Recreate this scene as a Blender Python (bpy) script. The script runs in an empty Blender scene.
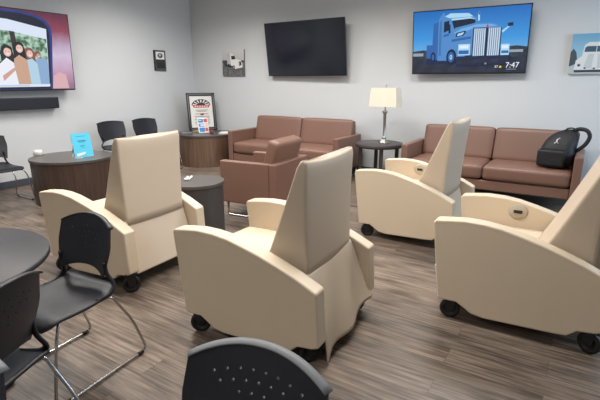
import bpy, bmesh, math, random
from mathutils import Vector, Matrix
C = bpy.context.scene
COL = C.collection
PI = math.pi
random.seed(7)

# ---------------------------------------------------------------- camera
F_PX, HORIZON, VX, CAM_H = 450.0, 80.0, -436.0, 1.42
_d = 200 - HORIZON
_p = math.atan(_d / F_PX)
_yaw = PI / 2 - math.atan((300 - VX) / math.hypot(F_PX, _d))
Fw = Vector((-math.sin(_yaw) * math.cos(_p), math.cos(_yaw) * math.cos(_p), -math.sin(_p)))
Rt = Vector((math.cos(_yaw), math.sin(_yaw), 0))
Up = Rt.cross(Fw)
cam = bpy.data.cameras.new('camera')
cam.sensor_width = 36.0
cam.lens = F_PX * 36 / 600
cam.clip_start = 0.05
camo = bpy.data.objects.new('camera', cam)
COL.objects.link(camo)
m3 = Matrix((Rt, Up, -Fw)).transposed()
camo.matrix_world = Matrix.Translation((0, 0, CAM_H)) @ m3.to_4x4()
C.camera = camo

# ---------------------------------------------------------------- world, lights, exposure
w = bpy.data.worlds.new('World'); C.world = w; w.use_nodes = True
w.node_tree.nodes['Background'].inputs[0].default_value = (0.55, 0.68, 0.9, 1)
w.node_tree.nodes['Background'].inputs[1].default_value = 1.2
C.view_settings.view_transform = 'Standard'
C.view_settings.look = 'None'
C.view_settings.gamma = 1
C.view_settings.use_curve_mapping = False
C.view_settings.exposure = 0.0

XL, XR, YB, YF, ZC = -6.5, 2.6, 6.47, -2.6, 2.9

def area(name, loc, size, power, color, rot=(0, 0, 0), sizey=None, spread=PI):
    l = bpy.data.lights.new(name, 'AREA'); l.energy = power; l.color = color
    l.shape = 'RECTANGLE'; l.size = size; l.size_y = sizey or size; l.spread = spread
    o = bpy.data.objects.new(name, l); COL.objects.link(o)
    o.location = loc; o.rotation_euler = rot
    return o
WARM = (1.0, 0.86, 0.70)
NEUT = (1.0, 0.955, 0.905)
PANELS = [(-4.9, 2.2), (-4.9, 4.7), (-3.0, 2.2), (-3.0, 4.7), (-1.1, 2.2), (-1.1, 4.7), (-1.6, -0.9)]  # the last panel is added fill light from the camera side
for (x, y) in PANELS:
    area('panel_and_fill_light', (x, y, ZC - 0.06), 1.1, 40, NEUT, sizey=0.55, spread=math.radians(157))
# daylight entering through the window in the right-hand wall
area('window_daylight', (XR - 0.10, 5.2, 1.65), 1.4, 60, (0.60, 0.80, 1.0), rot=(0, PI / 2, 0), sizey=1.6)

# ---------------------------------------------------------------- materials
def new_mat(name):
    m = bpy.data.materials.new(name); m.use_nodes = True
    nt = m.node_tree
    return m, nt, nt.nodes['Principled BSDF']
def mat(name, col, rough=0.5, metal=0.0, bump=0.0, bscale=200, var=0.0, vscale=5, coat=0.0, spec=0.5):
    m, nt, b = new_mat(name)
    b.inputs['Base Color'].default_value = (*col, 1)
    b.inputs['Roughness'].default_value = rough
    b.inputs['Metallic'].default_value = metal
    b.inputs['Coat Weight'].default_value = coat
    b.inputs['Specular IOR Level'].default_value = spec
    tc = nt.nodes.new('ShaderNodeTexCoord')
    if var:
        n = nt.nodes.new('ShaderNodeTexNoise'); n.inputs['Scale'].default_value = vscale
        n.inputs['Detail'].default_value = 4
        nt.links.new(tc.outputs['Object'], n.inputs['Vector'])
        r = nt.nodes.new('ShaderNodeMix'); r.data_type = 'RGBA'
        r.inputs[6].default_value = (*[c * (1 - var) for c in col], 1)
        r.inputs[7].default_value = (*[min(1, c * (1 + var)) for c in col], 1)
        nt.links.new(n.outputs['Fac'], r.inputs[0]); nt.links.new(r.outputs[2], b.inputs['Base Color'])
    if bump:
        n = nt.nodes.new('ShaderNodeTexNoise'); n.inputs['Scale'].default_value = bscale
        n.inputs['Detail'].default_value = 3
        nt.links.new(tc.outputs['Object'], n.inputs['Vector'])
        bp = nt.nodes.new('ShaderNodeBump'); bp.inputs['Strength'].default_value = bump
        bp.inputs['Distance'].default_value = 0.01
        nt.links.new(n.outputs['Fac'], bp.inputs['Height']); nt.links.new(bp.outputs[0], b.inputs['Normal'])
    return m
def emat(name, col, s=1.0):
    m, nt, b = new_mat(name)
    b.inputs['Base Color'].default_value = (0.01, 0.01, 0.01, 1)
    b.inputs['Roughness'].default_value = 0.25
    b.inputs['Emission Color'].default_value = (*col, 1)
    b.inputs['Emission Strength'].default_value = s
    return m
def lin(r, g, b):
    f = lambda c: (c / 255 / 12.92) if c / 255 <= 0.04045 else ((c / 255 + 0.055) / 1.055) ** 2.4
    return (f(r), f(g), f(b))

def floor_mat():
    m, nt, b = new_mat('wood_plank_floor'); N = nt.nodes; L = nt.links
    tc = N.new('ShaderNodeTexCoord')
    br = N.new('ShaderNodeTexBrick')
    br.inputs['Scale'].default_value = 1.0
    br.inputs['Brick Width'].default_value = 1.25
    br.inputs['Row Height'].default_value = 0.152
    br.inputs['Mortar Size'].default_value = 0.0011
    br.inputs['Mortar Smooth'].default_value = 0.3
    br.inputs['Bias'].default_value = 0.0
    br.offset = 0.37
    br.inputs['Color1'].default_value = (0, 0, 0, 1); br.inputs['Color2'].default_value = (1, 1, 1, 1)
    br.inputs['Mortar'].default_value = (0.5, 0.5, 0.5, 1)
    L.new(tc.outputs['Object'], br.inputs['Vector'])
    sep = N.new('ShaderNodeSeparateXYZ'); L.new(tc.outputs['Object'], sep.inputs[0])
    # shift the grain from plank to plank
    mm = N.new('ShaderNodeMath'); mm.operation = 'MULTIPLY_ADD'; mm.inputs[1].default_value = 7.3
    L.new(br.outputs['Color'], mm.inputs[0]); L.new(sep.outputs['Z'], mm.inputs[2])
    comb = N.new('ShaderNodeCombineXYZ')
    L.new(sep.outputs['X'], comb.inputs['X']); L.new(sep.outputs['Y'], comb.inputs['Y']); L.new(mm.outputs[0], comb.inputs['Z'])
    mp = N.new('ShaderNodeMapping'); mp.inputs['Scale'].default_value = (2.6, 60, 1); L.new(comb.outputs[0], mp.inputs[0])
    n1 = N.new('ShaderNodeTexNoise'); n1.inputs['Scale'].default_value = 1; n1.inputs['Detail'].default_value = 6
    n1.inputs['Roughness'].default_value = 0.65
    L.new(mp.outputs[0], n1.inputs['Vector'])
    mp2 = N.new('ShaderNodeMapping'); mp2.inputs['Scale'].default_value = (3.4, 13, 1); L.new(comb.outputs[0], mp2.inputs[0])
    n2 = N.new('ShaderNodeTexNoise'); n2.inputs['Scale'].default_value = 1.0; n2.inputs['Detail'].default_value = 5
    L.new(mp2.outputs[0], n2.inputs['Vector'])
    r1 = N.new('ShaderNodeValToRGB')
    r1.color_ramp.elements[0].position = 0.30; r1.color_ramp.elements[0].color = (*lin(70, 59, 51), 1)
    r1.color_ramp.elements[1].position = 0.68; r1.color_ramp.elements[1].color = (*lin(154, 139, 125), 1)
    L.new(n1.outputs['Fac'], r1.inputs[0])
    r2 = N.new('ShaderNodeValToRGB')
    r2.color_ramp.elements[0].position = 0.30; r2.color_ramp.elements[0].color = (0.42, 0.39, 0.37, 1)
    r2.color_ramp.elements[1].position = 0.55; r2.color_ramp.elements[1].color = (1, 1, 1, 1)
    L.new(n2.outputs['Fac'], r2.inputs[0])
    mx = N.new('ShaderNodeMix'); mx.data_type = 'RGBA'; mx.blend_type = 'MULTIPLY'; mx.inputs[0].default_value = 0.8
    L.new(r1.outputs[0], mx.inputs[6]); L.new(r2.outputs[0], mx.inputs[7])
    # plank tone
    r3 = N.new('ShaderNodeValToRGB')
    r3.color_ramp.elements[0].color = (0.70, 0.70, 0.71, 1); r3.color_ramp.elements[1].color = (1.1, 1.07, 1.04, 1)
    L.new(br.outputs['Color'], r3.inputs[0])
    mx2 = N.new('ShaderNodeMix'); mx2.data_type = 'RGBA'; mx2.blend_type = 'MULTIPLY'; mx2.inputs[0].default_value = 1
    L.new(mx.outputs[2], mx2.inputs[6]); L.new(r3.outputs[0], mx2.inputs[7])
    # knots
    vo = N.new('ShaderNodeTexVoronoi'); vo.inputs['Scale'].default_value = 1
    mp3 = N.new('ShaderNodeMapping'); mp3.inputs['Scale'].default_value = (2.0, 5.5, 1); L.new(comb.outputs[0], mp3.inputs[0])
    L.new(mp3.outputs[0], vo.inputs['Vector'])
    r4 = N.new('ShaderNodeValToRGB'); r4.color_ramp.elements[0].position = 0.08; r4.color_ramp.elements[0].color = (0.42, 0.36, 0.33, 1)
    r4.color_ramp.elements[1].position = 0.30; r4.color_ramp.elements[1].color = (1, 1, 1, 1)
    L.new(vo.outputs['Distance'], r4.inputs[0])
    mx3 = N.new('ShaderNodeMix'); mx3.data_type = 'RGBA'; mx3.blend_type = 'MULTIPLY'; mx3.inputs[0].default_value = 0.9
    L.new(mx2.outputs[2], mx3.inputs[6]); L.new(r4.outputs[0], mx3.inputs[7])
    mx4 = N.new('ShaderNodeMix'); mx4.data_type = 'RGBA'
    mx4.inputs[7].default_value = (*lin(72, 62, 55), 1)
    L.new(br.outputs['Fac'], mx4.inputs[0]); L.new(mx3.outputs[2], mx4.inputs[6])
    L.new(mx4.outputs[2], b.inputs['Base Color'])
    b.inputs['Roughness'].default_value = 0.42
    bp = N.new('ShaderNodeBump'); bp.inputs['Strength'].default_value = 0.15; bp.inputs['Distance'].default_value = 0.004
    L.new(n1.outputs['Fac'], bp.inputs['Height']); L.new(bp.outputs[0], b.inputs['Normal'])
    return m
def grain_mat(name, c1, c2, rough, scale=(40, 40, 2.0)):
    m, nt, b = new_mat(name); N = nt.nodes; L = nt.links
    tc = N.new('ShaderNodeTexCoord'); mp = N.new('ShaderNodeMapping'); mp.inputs['Scale'].default_value = scale
    L.new(tc.outputs['Object'], mp.inputs[0])
    n = N.new('ShaderNodeTexNoise'); n.inputs['Scale'].default_value = 1; n.inputs['Detail'].default_value = 6
    L.new(mp.outputs[0], n.inputs['Vector'])
    r = N.new('ShaderNodeValToRGB'); r.color_ramp.elements[0].position = 0.3; r.color_ramp.elements[1].position = 0.7
    r.color_ramp.elements[0].color = (*c1, 1); r.color_ramp.elements[1].color = (*c2, 1)
    L.new(n.outputs['Fac'], r.inputs[0]); L.new(r.outputs[0], b.inputs['Base Color'])
    b.inputs['Roughness'].default_value = rough
    return m
M = {}
M['wall'] = mat('wall_paint', lin(210, 214, 217), 0.85, bump=0.05, bscale=120)
M['ceil'] = mat('ceiling_tile', (0.75, 0.75, 0.73), 0.9, bump=0.2, bscale=90)
M['base'] = mat('baseboard_vinyl', lin(72, 78, 88), 0.5)
M['floor'] = floor_mat()
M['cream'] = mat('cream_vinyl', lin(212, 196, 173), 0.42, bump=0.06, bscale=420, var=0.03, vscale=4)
M['cream_shaded'] = mat('cream_vinyl_shaded', lin(198, 182, 162), 0.5, bump=0.06, bscale=420, var=0.03, vscale=4)  # same cream vinyl, darkened: shade on the rears put into the colour
M['seam'] = mat('seam_thread', lin(188, 160, 112), 0.6)
M['brown'] = mat('brown_vinyl', lin(124, 93, 80), 0.42, bump=0.08, bscale=300, var=0.06, vscale=3)
M['espresso'] = grain_mat('espresso_laminate', lin(58, 44, 38), lin(82, 64, 54), 0.4)
M['walnut'] = grain_mat('walnut_laminate', lin(86, 66, 52), lin(116, 92, 74), 0.4)
M['darkgrey'] = mat('charcoal_laminate', lin(66, 62, 62), 0.42, var=0.05)
M['greytop'] = mat('grey_brown_tabletop', lin(82, 77, 74), 0.3, var=0.06, vscale=6)
M['blacktop'] = mat('black_tabletop', lin(34, 34, 40), 0.48, var=0.08, vscale=6)
M['poly'] = mat('black_polymer', lin(25, 27, 36), 0.42, bump=0.12, bscale=600)
M['polylit'] = mat('black_polymer_lit_rim', lin(120, 124, 128), 0.5)  # black polymer coloured grey to stand in for light on the edge
M['plate'] = mat('taupe_plastic', lin(184, 174, 156), 0.4)
M['rubber'] = mat('black_rubber', lin(22, 22, 23), 0.55)
M['chrome'] = mat('chrome', (0.52, 0.52, 0.53), 0.18, 1.0)
M['nickel'] = mat('brushed_nickel', (0.50, 0.49, 0.47), 0.28, 1.0)
M['tvbody'] = mat('tv_plastic', lin(20, 20, 24), 0.35)
M['tvglass'] = mat('tv_glass_off', lin(22, 26, 38), 0.16, spec=0.6)
M['shade'] = mat('linen_lampshade', lin(226, 217, 199), 0.9, bump=0.2, bscale=500)
M['white'] = mat('white_card', lin(226, 226, 222), 0.6)
M['cyan'] = mat('cyan_paper', lin(84, 200, 232), 0.45)
M['ink'] = mat('dark_ink', lin(40, 44, 52), 0.6)
M['inkblue'] = mat('blue_ink', lin(28, 100, 132), 0.6)
M['red'] = mat('red_ink', lin(196, 52, 56), 0.6)
M['bag'] = mat('black_nylon', lin(20, 21, 27), 0.6, bump=0.5, bscale=60)
M['bagstrap'] = mat('black_webbing', lin(26, 27, 34), 0.65)
M['grey'] = mat('grey_print', lin(120, 122, 124), 0.7)
M['lens'] = mat('light_diffuser', (0.9, 0.9, 0.88), 0.5)
_b = M['lens'].node_tree.nodes['Principled BSDF']
_b.inputs['Emission Color'].default_value = (1, 0.95, 0.88, 1); _b.inputs['Emission Strength'].default_value = 2.5
def glass_mat():
    m, nt, b = new_mat('clear_glass')
    b.inputs['Base Color'].default_value = (1, 1, 1, 1); b.inputs['Transmission Weight'].default_value = 1
    b.inputs['Roughness'].default_value = 0.02; b.inputs['IOR'].default_value = 1.1
    return m
M['glass'] = glass_mat()

# ---------------------------------------------------------------- helpers
def link_mesh(name, me, mats, parent=None, smooth=True):
    if not isinstance(mats, (list, tuple)): mats = [mats]
    for mm in mats: me.materials.append(mm)
    if smooth:
        for p in me.polygons: p.use_smooth = True
    o = bpy.data.objects.new(name, me); COL.objects.link(o)
    if parent: o.parent = parent
    return o
def obj(name, bm, mats, parent=None, bevel=0.0, seg=3, smooth=True, sub=0):
    bmesh.ops.recalc_face_normals(bm, faces=bm.faces)
    me = bpy.data.meshes.new(name); bm.to_mesh(me); bm.free()
    o = link_mesh(name, me, mats, parent, smooth)
    if bevel:
        b = o.modifiers.new('bevel', 'BEVEL'); b.width = bevel; b.segments = seg; b.limit_method = 'ANGLE'
        b.angle_limit = math.radians(35); b.harden_normals = True
    if sub:
        s = o.modifiers.new('sub', 'SUBSURF'); s.levels = sub; s.render_levels = sub
    return o
def tag(o, label, cat, group=None):
    o['label'] = label; o['category'] = cat
    if group: o['group'] = group
    return o
def thing(name, label, cat, loc=(0, 0, 0), rz=0.0, group=None):
    o = bpy.data.objects.new(name, None); COL.objects.link(o)
    o.empty_display_size = 0.1
    o.location = loc; o.rotation_euler = (0, 0, rz)
    return tag(o, label, cat, group)
def kids(o):
    return [c for c in bpy.data.objects if c.parent == o]
def copy_tree(o, parent=None):
    c = o.copy(); COL.objects.link(c); c.parent = parent
    for ch in kids(o): copy_tree(ch, c)
    return c
def struct(name, bm, m, parent=None, **k):
    o = obj(name, bm, m, parent, **k)
    if not parent: o['kind'] = 'structure'
    return o
def box(bm, x0, x1, y0, y1, z0, z1, mi=0, M4=None):
    vs = [bm.verts.new((x, y, z)) for x in (x0, x1) for y in (y0, y1) for z in (z0, z1)]
    if M4:
        for v in vs: v.co = M4 @ v.co
    for f in ((0, 1, 3, 2), (4, 6, 7, 5), (0, 4, 5, 1), (2, 3, 7, 6), (0, 2, 6, 4), (1, 5, 7, 3)):
        fc = bm.faces.new([vs[i] for i in f]); fc.material_index = mi
    return vs
def prism(bm, pts, a0, a1, axis='y', mi=0):
    """pts: profile; extruded along the axis from a0 to a1"""
    def P(p, a):
        if axis == 'y': return (p[0], a, p[1])
        if axis == 'x': return (a, p[0], p[1])
        return (p[0], p[1], a)
    A = [bm.verts.new(P(p, a0)) for p in pts]; B = [bm.verts.new(P(p, a1)) for p in pts]
    n = len(pts)
    fs = [bm.faces.new(A), bm.faces.new(list(reversed(B)))]
    for i in range(n):
        fs.append(bm.faces.new((A[i], B[i], B[(i + 1) % n], A[(i + 1) % n])))
    for f in fs: f.material_index = mi
    return A + B
def lathe(bm, prof, n=48, c=(0, 0, 0), mi=0, sx=1, sy=1, square=0):
    rings = []
    for (r, z) in prof:
        if r < 1e-6:
            rings.append([bm.verts.new((c[0], c[1], c[2] + z))])
        else:
            rings.append([bm.verts.new((c[0] + sx * r * math.cos(2 * PI * i / n + square), c[1] + sy * r * math.sin(2 * PI * i / n + square), c[2] + z)) for i in range(n)])
    for A, B in zip(rings, rings[1:]):
        for i in range(n):
            j = (i + 1) % n
            if len(A) == 1 and len(B) == 1: continue
            if len(A) == 1: f = bm.faces.new((A[0], B[j], B[i]))
            elif len(B) == 1: f = bm.faces.new((A[i], A[j], B[0]))
            else: f = bm.faces.new((A[i], A[j], B[j], B[i]))
            f.material_index = mi
def tube(bm, pts, r, n=10, mi=0, closed=False, flat=None):
    """sweep a round (or flattened) section along pts"""
    pts = [Vector(p) for p in pts]
    rings = []; prev = None
    N = len(pts)
    for i, p in enumerate(pts):
        if closed: t = (pts[(i + 1) % N] - pts[i - 1]).normalized()
        elif i == 0: t = (pts[1] - p).normalized()
        elif i == N - 1: t = (p - pts[-2]).normalized()
        else: t = ((pts[i + 1] - p).normalized() + (p - pts[i - 1]).normalized()).normalized()
        if prev is None:
            a = Vector((0, 0, 1)) if abs(t.z) < 0.9 else Vector((1, 0, 0))
            u = t.cross(a).normalized()
        else:
            u = (prev - t * prev.dot(t)).normalized()
        prev = u; v = t.cross(u)
        ra, rb = (r, r) if flat is None else flat
        rings.append([bm.verts.new(p + u * ra * math.cos(2 * PI * k / n) + v * rb * math.sin(2 * PI * k / n)) for k in range(n)])
    for A, B in zip(rings, rings[1:] + ([rings[0]] if closed else [])):
        for k in range(n):
            f = bm.faces.new((A[k], A[(k + 1) % n], B[(k + 1) % n], B[k])); f.material_index = mi
    if not closed:
        f = bm.faces.new(list(reversed(rings[0]))); f.material_index = mi
        f = bm.faces.new(rings[-1]); f.material_index = mi
def fillet(pts, r, n=5):
    """round the corners of a polyline"""
    pts = [Vector(p) for p in pts]; out = [pts[0]]
    for a, b, c in zip(pts, pts[1:], pts[2:]):
        da = (a - b); dc = (c - b); rr = min(r, da.length * 0.49, dc.length * 0.49)
        p0 = b + da.normalized() * rr; p1 = b + dc.normalized() * rr
        for k in range(n + 1):
            t = k / n
            out.append((1 - t) ** 2 * p0 + 2 * t * (1 - t) * b + t * t * p1)
    out.append(pts[-1])
    return out
def smooth_curve(pts, n=8):
    P = [Vector(p) for p in pts]; P = [P[0] * 2 - P[1]] + P + [P[-1] * 2 - P[-2]]
    out = []
    for i in range(1, len(P) - 2):
        for k in range(n):
            t = k / n
            out.append(0.5 * ((2 * P[i]) + (P[i + 1] - P[i - 1]) * t + (2 * P[i - 1] - 5 * P[i] + 4 * P[i + 1] - P[i + 2]) * t * t + (3 * P[i] - P[i - 1] - 3 * P[i + 1] + P[i + 2]) * t ** 3))
    out.append(P[-2])
    return out
def cushion(bm, x0, x1, y0, y1, z0, z1, puff=0.02, nx=10, ny=10, M4=None, e=5.0):
    """a soft box: rounded edges with puffed top and bottom"""
    cx, cy, cz = (x0 + x1) / 2, (y0 + y1) / 2, (z0 + z1) / 2
    hx, hy, hz = (x1 - x0) / 2, (y1 - y0) / 2, (z1 - z0) / 2
    g = bmesh.ops.create_cube(bm, size=2)
    es = list({ed for v in g['verts'] for ed in v.link_edges})
    bmesh.ops.subdivide_edges(bm, edges=es, cuts=9, use_grid_fill=True)
    vs = [v for v in bm.verts if v.tag is False]
    r = min(hx, hy, hz) * 0.55
    for v in bm.verts:
        if v.tag: continue
        x, y, z = v.co
        # push the sampling towards the edges so that the rounding is smooth
        q = Vector([math.copysign(abs(t) ** 0.6, t) for t in (x, y, z)])
        P = Vector((q.x * hx, q.y * hy, q.z * hz))
        inner = Vector((max(-hx + r, min(hx - r, P.x)), max(-hy + r, min(hy - r, P.y)), max(-hz + r, min(hz - r, P.z))))
        d = P - inner
        if d.length > 1e-9: P = inner + d.normalized() * r
        k = (1 - q.x ** 2) * (1 - q.y ** 2); P.z += math.copysign(puff, q.z) * k * abs(q.z)
        P += Vector((cx, cy, cz))
        v.co = (M4 @ P) if M4 else P
        v.tag = True
def text_mesh(s, size):
    cu = bpy.data.curves.new('t', 'FONT'); cu.body = s; cu.size = size; cu.resolution_u = 3
    o = bpy.data.objects.new('t', cu); COL.objects.link(o)
    me = bpy.data.meshes.new_from_object(o)
    bpy.data.objects.remove(o); bpy.data.curves.remove(cu)
    return me
def picture(name, parent, W, H, shapes, step=0.0004, base=0.0):
    """flat layered print: shapes = (material, [(u,v)...]) in units 0..1 from the top left, on local plane XZ facing -Y"""
    bm = bmesh.new(); mats = []
    for i, (m, pts) in enumerate(shapes):
        if m not in mats: mats.append(m)
        y = -(base + i * step)
        if isinstance(pts, tuple) and pts[0] == 'text':
            _, s, u, v, size = pts
            me = text_mesh(s, size)
            off = len(bm.verts)
            vs = [bm.verts.new((c.co.x + (u - .5) * W, y, c.co.y + (.5 - v) * H)) for c in me.vertices]
            for p in me.polygons:
                f = bm.faces.new([vs[k] for k in p.vertices]); f.material_index = mats.index(m)
            bpy.data.meshes.remove(me)
            continue
        vs = [bm.verts.new(((u - .5) * W, y, (.5 - v) * H)) for u, v in pts]
        f = bm.faces.new(vs); f.material_index = mats.index(m)
    me = bpy.data.meshes.new(name); 
    for f in bm.faces:
        f.normal_update()
        if f.normal.y > 0: f.normal_flip()
    bmesh.ops.triangulate(bm, faces=[f for f in bm.faces if len(f.verts) > 4])
    bm.to_mesh(me); bm.free()
    return link_mesh(name, me, mats, parent, smooth=False)
def disc(u, v, ru, rv, n=20, a0=0, a1=2 * PI):
    return [(u + ru * math.cos(a0 + (a1 - a0) * k / n), v + rv * math.sin(a0 + (a1 - a0) * k / n)) for k in range(n)]
def rect(u0, v0, u1, v1): return [(u0, v0), (u1, v0), (u1, v1), (u0, v1)]

# ---------------------------------------------------------------- room shell
bm = bmesh.new(); box(bm, XL - .15, XR + .15, YF - .15, YB + .15, -0.12, 0); struct('floor', bm, M['floor'], smooth=False)
bm = bmesh.new(); box(bm, XL - .15, XR + .15, YF - .15, YB + .15, ZC, ZC + .12); struct('ceiling', bm, M['ceil'], smooth=False)
bm = bmesh.new(); box(bm, XL - .15, XL, YF, YB + .15, 0, ZC); struct('wall_left', bm, M['wall'], smooth=False)
bm = bmesh.new(); box(bm, XL, XR + .15, YB, YB + .15, 0, ZC); struct('wall_back', bm, M['wall'], smooth=False)
bm = bmesh.new(); box(bm, XL - .15, XR + .15, YF - .15, YF, 0, ZC); struct('wall_front', bm, M['wall'], smooth=False)
WY0, WY1, WZ0, WZ1 = 4.4, 6.0, 0.9, 2.4
bm = bmesh.new()
box(bm, XR, XR + .15, YF, WY0, 0, ZC); box(bm, XR, XR + .15, WY1, YB, 0, ZC)
box(bm, XR, XR + .15, WY0, WY1, 0, WZ0); box(bm, XR, XR + .15, WY0, WY1, WZ1, ZC)
struct('wall_right', bm, M['wall'], smooth=False)
win = bpy.data.objects.new('window_1', None); COL.objects.link(win); win['kind'] = 'structure'; win.location = (XR + .07, (WY0 + WY1) / 2, WZ0)
bm = bmesh.new(); h = (WY1 - WY0) / 2; H = WZ1 - WZ0
for a in ((-h, -h + .06), (h - .06, h), (-.03, .03)): box(bm, -.03, .03, a[0], a[1], 0, H)
for a in ((0, .06), (H - .06, H)): box(bm, -.029, .029, -h + .001, h - .001, a[0], a[1])
obj('window_frame', bm, M['white'], win)
bm = bmesh.new(); box(bm, -.004, .004, -h + .05, h - .05, .05, H - .05); obj('pane', bm, M['glass'], win, smooth=False)
bm = bmesh.new(); box(bm, XL, XL + .012, YF, YB, 0, .10); struct('baseboard_left', bm, M['base'], bevel=.004)
bm = bmesh.new(); box(bm, XL + .012, XR, YB - .012, YB, 0, .10); struct('baseboard_back', bm, M['base'], bevel=.004)

# ceiling light panels (out of frame above), the last one added as fill
pl0 = None
for i, (x, y) in enumerate(PANELS):
    if pl0 is None:
        pl0 = t = thing('ceiling_and_fill_light', 'recessed rectangular ceiling light panel, in a set whose last is added fill light', 'ceiling light', group='ceiling light panels')
        bm = bmesh.new()
        for a in ((-.62, -.58), (.58, .62)): box(bm, a[0], a[1], -.32, .32, -.03, 0)
        for a in ((-.32, -.28), (.28, .32)): box(bm, -.58, .58, a[0], a[1], -.03, 0)
        obj('frame', bm, M['white'], t)
        bm = bmesh.new(); box(bm, -.58, .58, -.28, .28, -.02, 0); obj('diffuser', bm, M['lens'], t, smooth=False)
    else:
        t = copy_tree(pl0)
    t.location = (x, y, ZC)

# ---------------------------------------------------------------- recliners (local: front at x=0, faces -x, near arm at y=0)
RW, RL = 0.755, 0.93
ARM_TOP = [(0.0, .602), (0.012, .620), (.09, .631), (.18, .64), (.28, .638), (.38, .625), (.48, .60), (.58, .572), (.68, .538), (.78, .50), (.86, .462), (.905, .440)]
ARM = ARM_TOP + [(.92, .15), (.88, .135), (.80, .125), (.755, .085), (.68, .078), (.33, .062), (.26, .072), (.215, .10), (.17, .125), (.06, .12)]
def caster(parent, x, y, yaw):
    cpar = bpy.data.objects.new('caster', None)
    bmf = bmesh.new()
    prism(bmf, [(-.03, .16), (.03, .16), (.038, .11), (.030, .058), (.012, .05), (-.012, .05), (-.022, .085)], -.029, -.022, 'y')
    prism(bmf, [(-.03, .16), (.03, .16), (.038, .11), (.030, .058), (.012, .05), (-.012, .05), (-.022, .085)], .022, .029, 'y')
    box(bmf, -.03, .034, -.034, .034, .12, .15)
    f = obj('caster', bmf, M['rubber'], parent, bevel=.004)
    f.location = (x, y, 0); f.rotation_euler = (0, 0, yaw)
    bmw = bmesh.new()
    lathe(bmw, [(0, -.012), (.036, -.012), (.040, -.019), (.053, -.017), (.060, -.010), (.060, .010), (.053, .017), (.040, .019), (.036, .012), (0, .012)], 32)
    for v in bmw.verts: v.co = Vector((v.co.x + .006, v.co.z, v.co.y + .060))
    wv = obj('wheel', bmw, M['rubber'], f)
    bpy.data.objects.remove(cpar)
    return f
def backrest_bm(lean, tall=1.0):
    """wedge shaped padded back: lofted cross-sections from bottom to top"""
    bm = bmesh.new()
    secs = []
    ZS = [.44, .50, .60, .70, .80, .90, .96, 1.01, 1.035, 1.047]
    for z in ZS:
        t = (z - .46) / (1.047 - .46)
        tt = max(0, min(1, t))
        xr = .79 - .008 * math.sin(PI * tt)
        xf = .505 + (.738 - .505) * (max(0, (z - .44) / .60)) ** 0.92
        yh = .272 + .018 * tt
        rnd = 0
        if z > 1.02:
            rnd = (z - 1.02) / .027
            xr -= .008 * rnd; xf += .010 * rnd; yh -= .006 * rnd
        # rounded rectangle section with slightly dished rear face
        pts = []
        rc = .016
        cy = .405
        def corner(cx, cyy, a0):
            for k in range(5):
                a = a0 + (PI / 2) * k / 4
                pts.append((cx + rc * math.cos(a), cyy + rc * math.sin(a)))
        corner(xr - rc, cy + yh - rc, 0)
        for k in range(1, 8):
            pts.append((xr - rc + (xf - xr + 2 * rc) * k / 8, cy + yh + .0))
        corner(xf + rc, cy + yh - rc, PI / 2)
        for k in range(1, 10):
            u = k / 10; pts.append((xf - .018 * math.sin(PI * u), cy + yh - rc - 2 * (yh - rc) * u))
        corner(xf + rc, cy - yh + rc, PI)
        for k in range(1, 8):
            pts.append((xf + rc + (xr - xf - 2 * rc) * k / 8, cy - yh))
        corner(xr - rc, cy - yh + rc, 3 * PI / 2)
        for k in range(1, 10):
            u = k / 10; pts.append((xr + .006 * math.sin(PI * u), cy - yh + rc + 2 * (yh - rc) * u))
        dip = lambda y: -.016 * (1 - ((y - cy) / yh) ** 2) * tt
        secs.append([bm.verts.new((x, y, .44 + (z + dip(y) - .44) * tall)) for x, y in pts])
    n = len(secs[0])
    for A, B in zip(secs, secs[1:]):
        for i in range(n):
            bm.faces.new((A[i], A[(i + 1) % n], B[(i + 1) % n], B[i]))
    bm.faces.new(list(reversed(secs[0]))); bm.faces.new(secs[-1])
    R = Matrix.Translation((.62, 0, .46)) @ Matrix.Rotation(lean, 4, 'Y') @ Matrix.Translation((-.62, 0, -.46))
    bm.transform(R)
    return bm
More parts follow.
